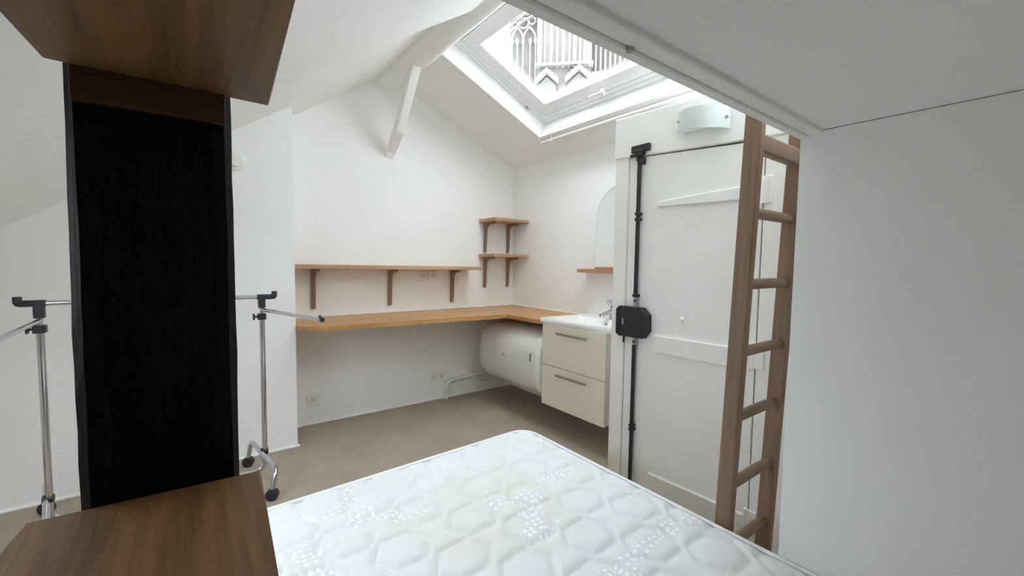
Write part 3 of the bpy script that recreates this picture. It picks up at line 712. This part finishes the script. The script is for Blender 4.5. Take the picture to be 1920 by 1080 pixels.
# ================================================================== OUTSIDE, SEEN THROUGH THE SKYLIGHT
AZ = math.radians(44); FN = Vector((math.sin(AZ), math.cos(AZ), 0)); FU = Vector((math.cos(AZ), -math.sin(AZ), 0)); D = 18.0
def fp(u, v, d=0): return FN*(D-d) + FU*(u*2) + Vector((0, 0, 1.15+(v-1.15)*2))   # d = how far proud of the wall
ch = thing('church_facade', 'pale gothic stone church front seen through the skylight', 'church', fp(0, 2.0))
def fprism(poly, d0, d1, mat, name, parent=ch):
    bm = B(); A = [bm.verts.new(fp(u, v, d0)) for u, v in poly]; Bv = [bm.verts.new(fp(u, v, d1)) for u, v in poly]; n = len(poly)
    bm.faces.new(A); bm.faces.new(Bv[::-1])
    for i in range(n): bm.faces.new((A[i], A[(i+1) % n], Bv[(i+1) % n], Bv[i]))
    return obj(name, bm, mat, parent)
fprism([(-3.2, 1.2), (1.9, 1.2), (1.9, 8.6), (.9, 8.2), (-.9, 6.40), (-1.3, 6.13), (-3.2, 5.2)], -1.2, 0, 'stone', 'wall')
# coping on the sloping gable edge
fprism([(-1.35, 6.10), (-.9, 6.42), (.9, 8.22), (.9, 8.10), (-.85, 6.30), (-1.3, 6.0)], 0, .35, 'stone_light', 'coping')
# main pier with clustered shafts
pier = fprism([(-.64, 1.2), (.42, 1.2), (.42, 8.0), (-.64, 6.7)], 0, .7, 'stone', 'pier')
for u, r in ((-.58, .09), (-.48, .045), (-.36, .07), (-.24, .05), (-.12, .075), (0, .05), (.10, .08), (.20, .05), (.30, .07), (.38, .10)):
    top = 6.2+min(1.2, (u+.62)*1.1)
    bm = B(); tube(bm, [fp(u, 4.95, .72), fp(u, top, .72)], r, 10); obj('shaft', bm, 'stone_light', ch, smooth='auto')
    bm = B(); tube(bm, [fp(u, top, .72), fp(u, top+.04, .72), fp(u, top+.07, .72)], r, 10, rad=[r*1.1, r*1.7, r*1.4]); obj('capital', bm, 'stone_light', ch, smooth='auto')
# gablets across the foot of the pier
for uc, hw_, vb, vt_ in ((-.43, .23, 4.70, 4.90), (.19, .27, 4.72, 4.95)):
    fprism([(uc-hw_, vb), (uc, vt_), (uc+hw_, vb), (uc+hw_, vb-.07), (uc, vt_-.08), (uc-hw_, vb-.07)], .6, 1.05, 'stone_light', 'gablet')
    fprism([(uc-hw_*.8, vb-.55), (uc+hw_*.8, vb-.55), (uc+hw_*.8, vb-.1), (uc, vt_-.12), (uc-hw_*.8, vb-.1)], .6, .82, 'stone', 'gablet_panel')
    for t in (.25, .5, .75, 1.0):
        for s in (-1, 1):
            if t == 1.0 and s == 1: continue
            bm = B(); p = fp(uc+s*hw_*(1-t), vb+(vt_-vb)*t+.03, .85); bmesh.ops.create_icosphere(bm, subdivisions=1, radius=.055, matrix=Matrix.Translation(p)); obj('crocket', bm, 'stone_light', ch)
fprism([(-.66, 4.97), (.46, 4.97), (.46, 5.02), (-.66, 5.02)], .6, .95, 'stone_light', 'string_course')
# left bay: slim colonnettes, arches and tracery
for u in (-1.17, -1.06, -.94, -.79, -.68):
    bm = B(); tube(bm, [fp(u, 3.0, .18), fp(u, 5.62, .18)], .035, 8); obj('colonnette', bm, 'stone_light', ch, smooth='auto')
    bm = B(); tube(bm, [fp(u, 5.56, .18), fp(u, 5.62, .18), fp(u, 5.68, .18)], .06, 8, rad=[.045, .08, .06]); obj('capital', bm, 'stone_light', ch, smooth='auto')
for ua, ub in ((-1.17, -.94), (-.94, -.68)):
    uc, hw_ = (ua+ub)/2, (ub-ua)/2
    for s in (-1, 1):
        pts = [fp(uc+s*hw_*(1-t**1.6), 5.66+.24*t**.8, .2) for t in (0, .2, .4, .6, .8, 1)]
        bm = B(); tube(bm, pts, .04, 8); obj('pointed_arch', bm, 'stone_light', ch, smooth='auto')
for uc, vc, r in ((-.93, 5.98, .10), (-1.10, 5.94, .06), (-.76, 6.02, .07), (-.86, 6.2, .06)):
    pts = [fp(uc+r*math.cos(a), vc+r*math.sin(a), .2) for a in (2*math.pi*k/16 for k in range(17))]
    bm = B(); tube(bm, pts, .035, 8, cap=False); obj('tracery_ring', bm, 'stone_light', ch, smooth='auto')
for v0 in (5.80, 5.92):
    pts = [fp(-1.2+.6*t, v0+.34*t+.05*math.sin(t*3), .3) for t in (0, .25, .5, .75, 1)]
    bm = B(); tube(bm, pts, .035, 8); obj('rake_moulding', bm, 'stone_light', ch, smooth='auto')
# right bay: blind arcade of thin shafts
for k in range(9):
    u = .52+.095*k
    bm = B(); tube(bm, [fp(u, 3.2, .2), fp(u, 6.9, .2)], .042, 8); obj('colonnette', bm, 'stone_light', ch, smooth='auto')
fprism([(.44, 4.86), (2.0, 4.86), (2.0, 4.93), (.44, 4.93)], 0, .4, 'stone_light', 'string_course')

hs = thing('neighbour_house', 'plain pale rendered house wall left of the church', 'house', (2.0, 5.0, 0))
hd_ = Vector((2.939, 4.0, 0)); hu = Vector((1, -.25, 0)).normalized(); hn = Vector((.25, 1, 0)).normalized()
e = Vector((2.939*1.35, 4.0*1.35, 0))
q = [e-hu*5, e, e+hn*3, e-hu*5+hn*3]
obj('wall', hexa(B(), [Vector((p.x, p.y, 0)) for p in q]+[Vector((p.x, p.y, 7.5)) for p in q]), 'house_plaster', hs)
a0 = e-hu*.55-hn*.02; b0 = e-hn*.02
obj('flashing', hexa(B(), [a0+Vector((0, 0, 4.98)), b0+Vector((0, 0, 4.72)), b0+hn*.04+Vector((0, 0, 4.72)), a0+hn*.04+Vector((0, 0, 4.98)),
    a0+Vector((0, 0, 5.03)), b0+Vector((0, 0, 4.77)), b0+hn*.04+Vector((0, 0, 4.77)), a0+hn*.04+Vector((0, 0, 5.03))]), 'stone_light', hs)
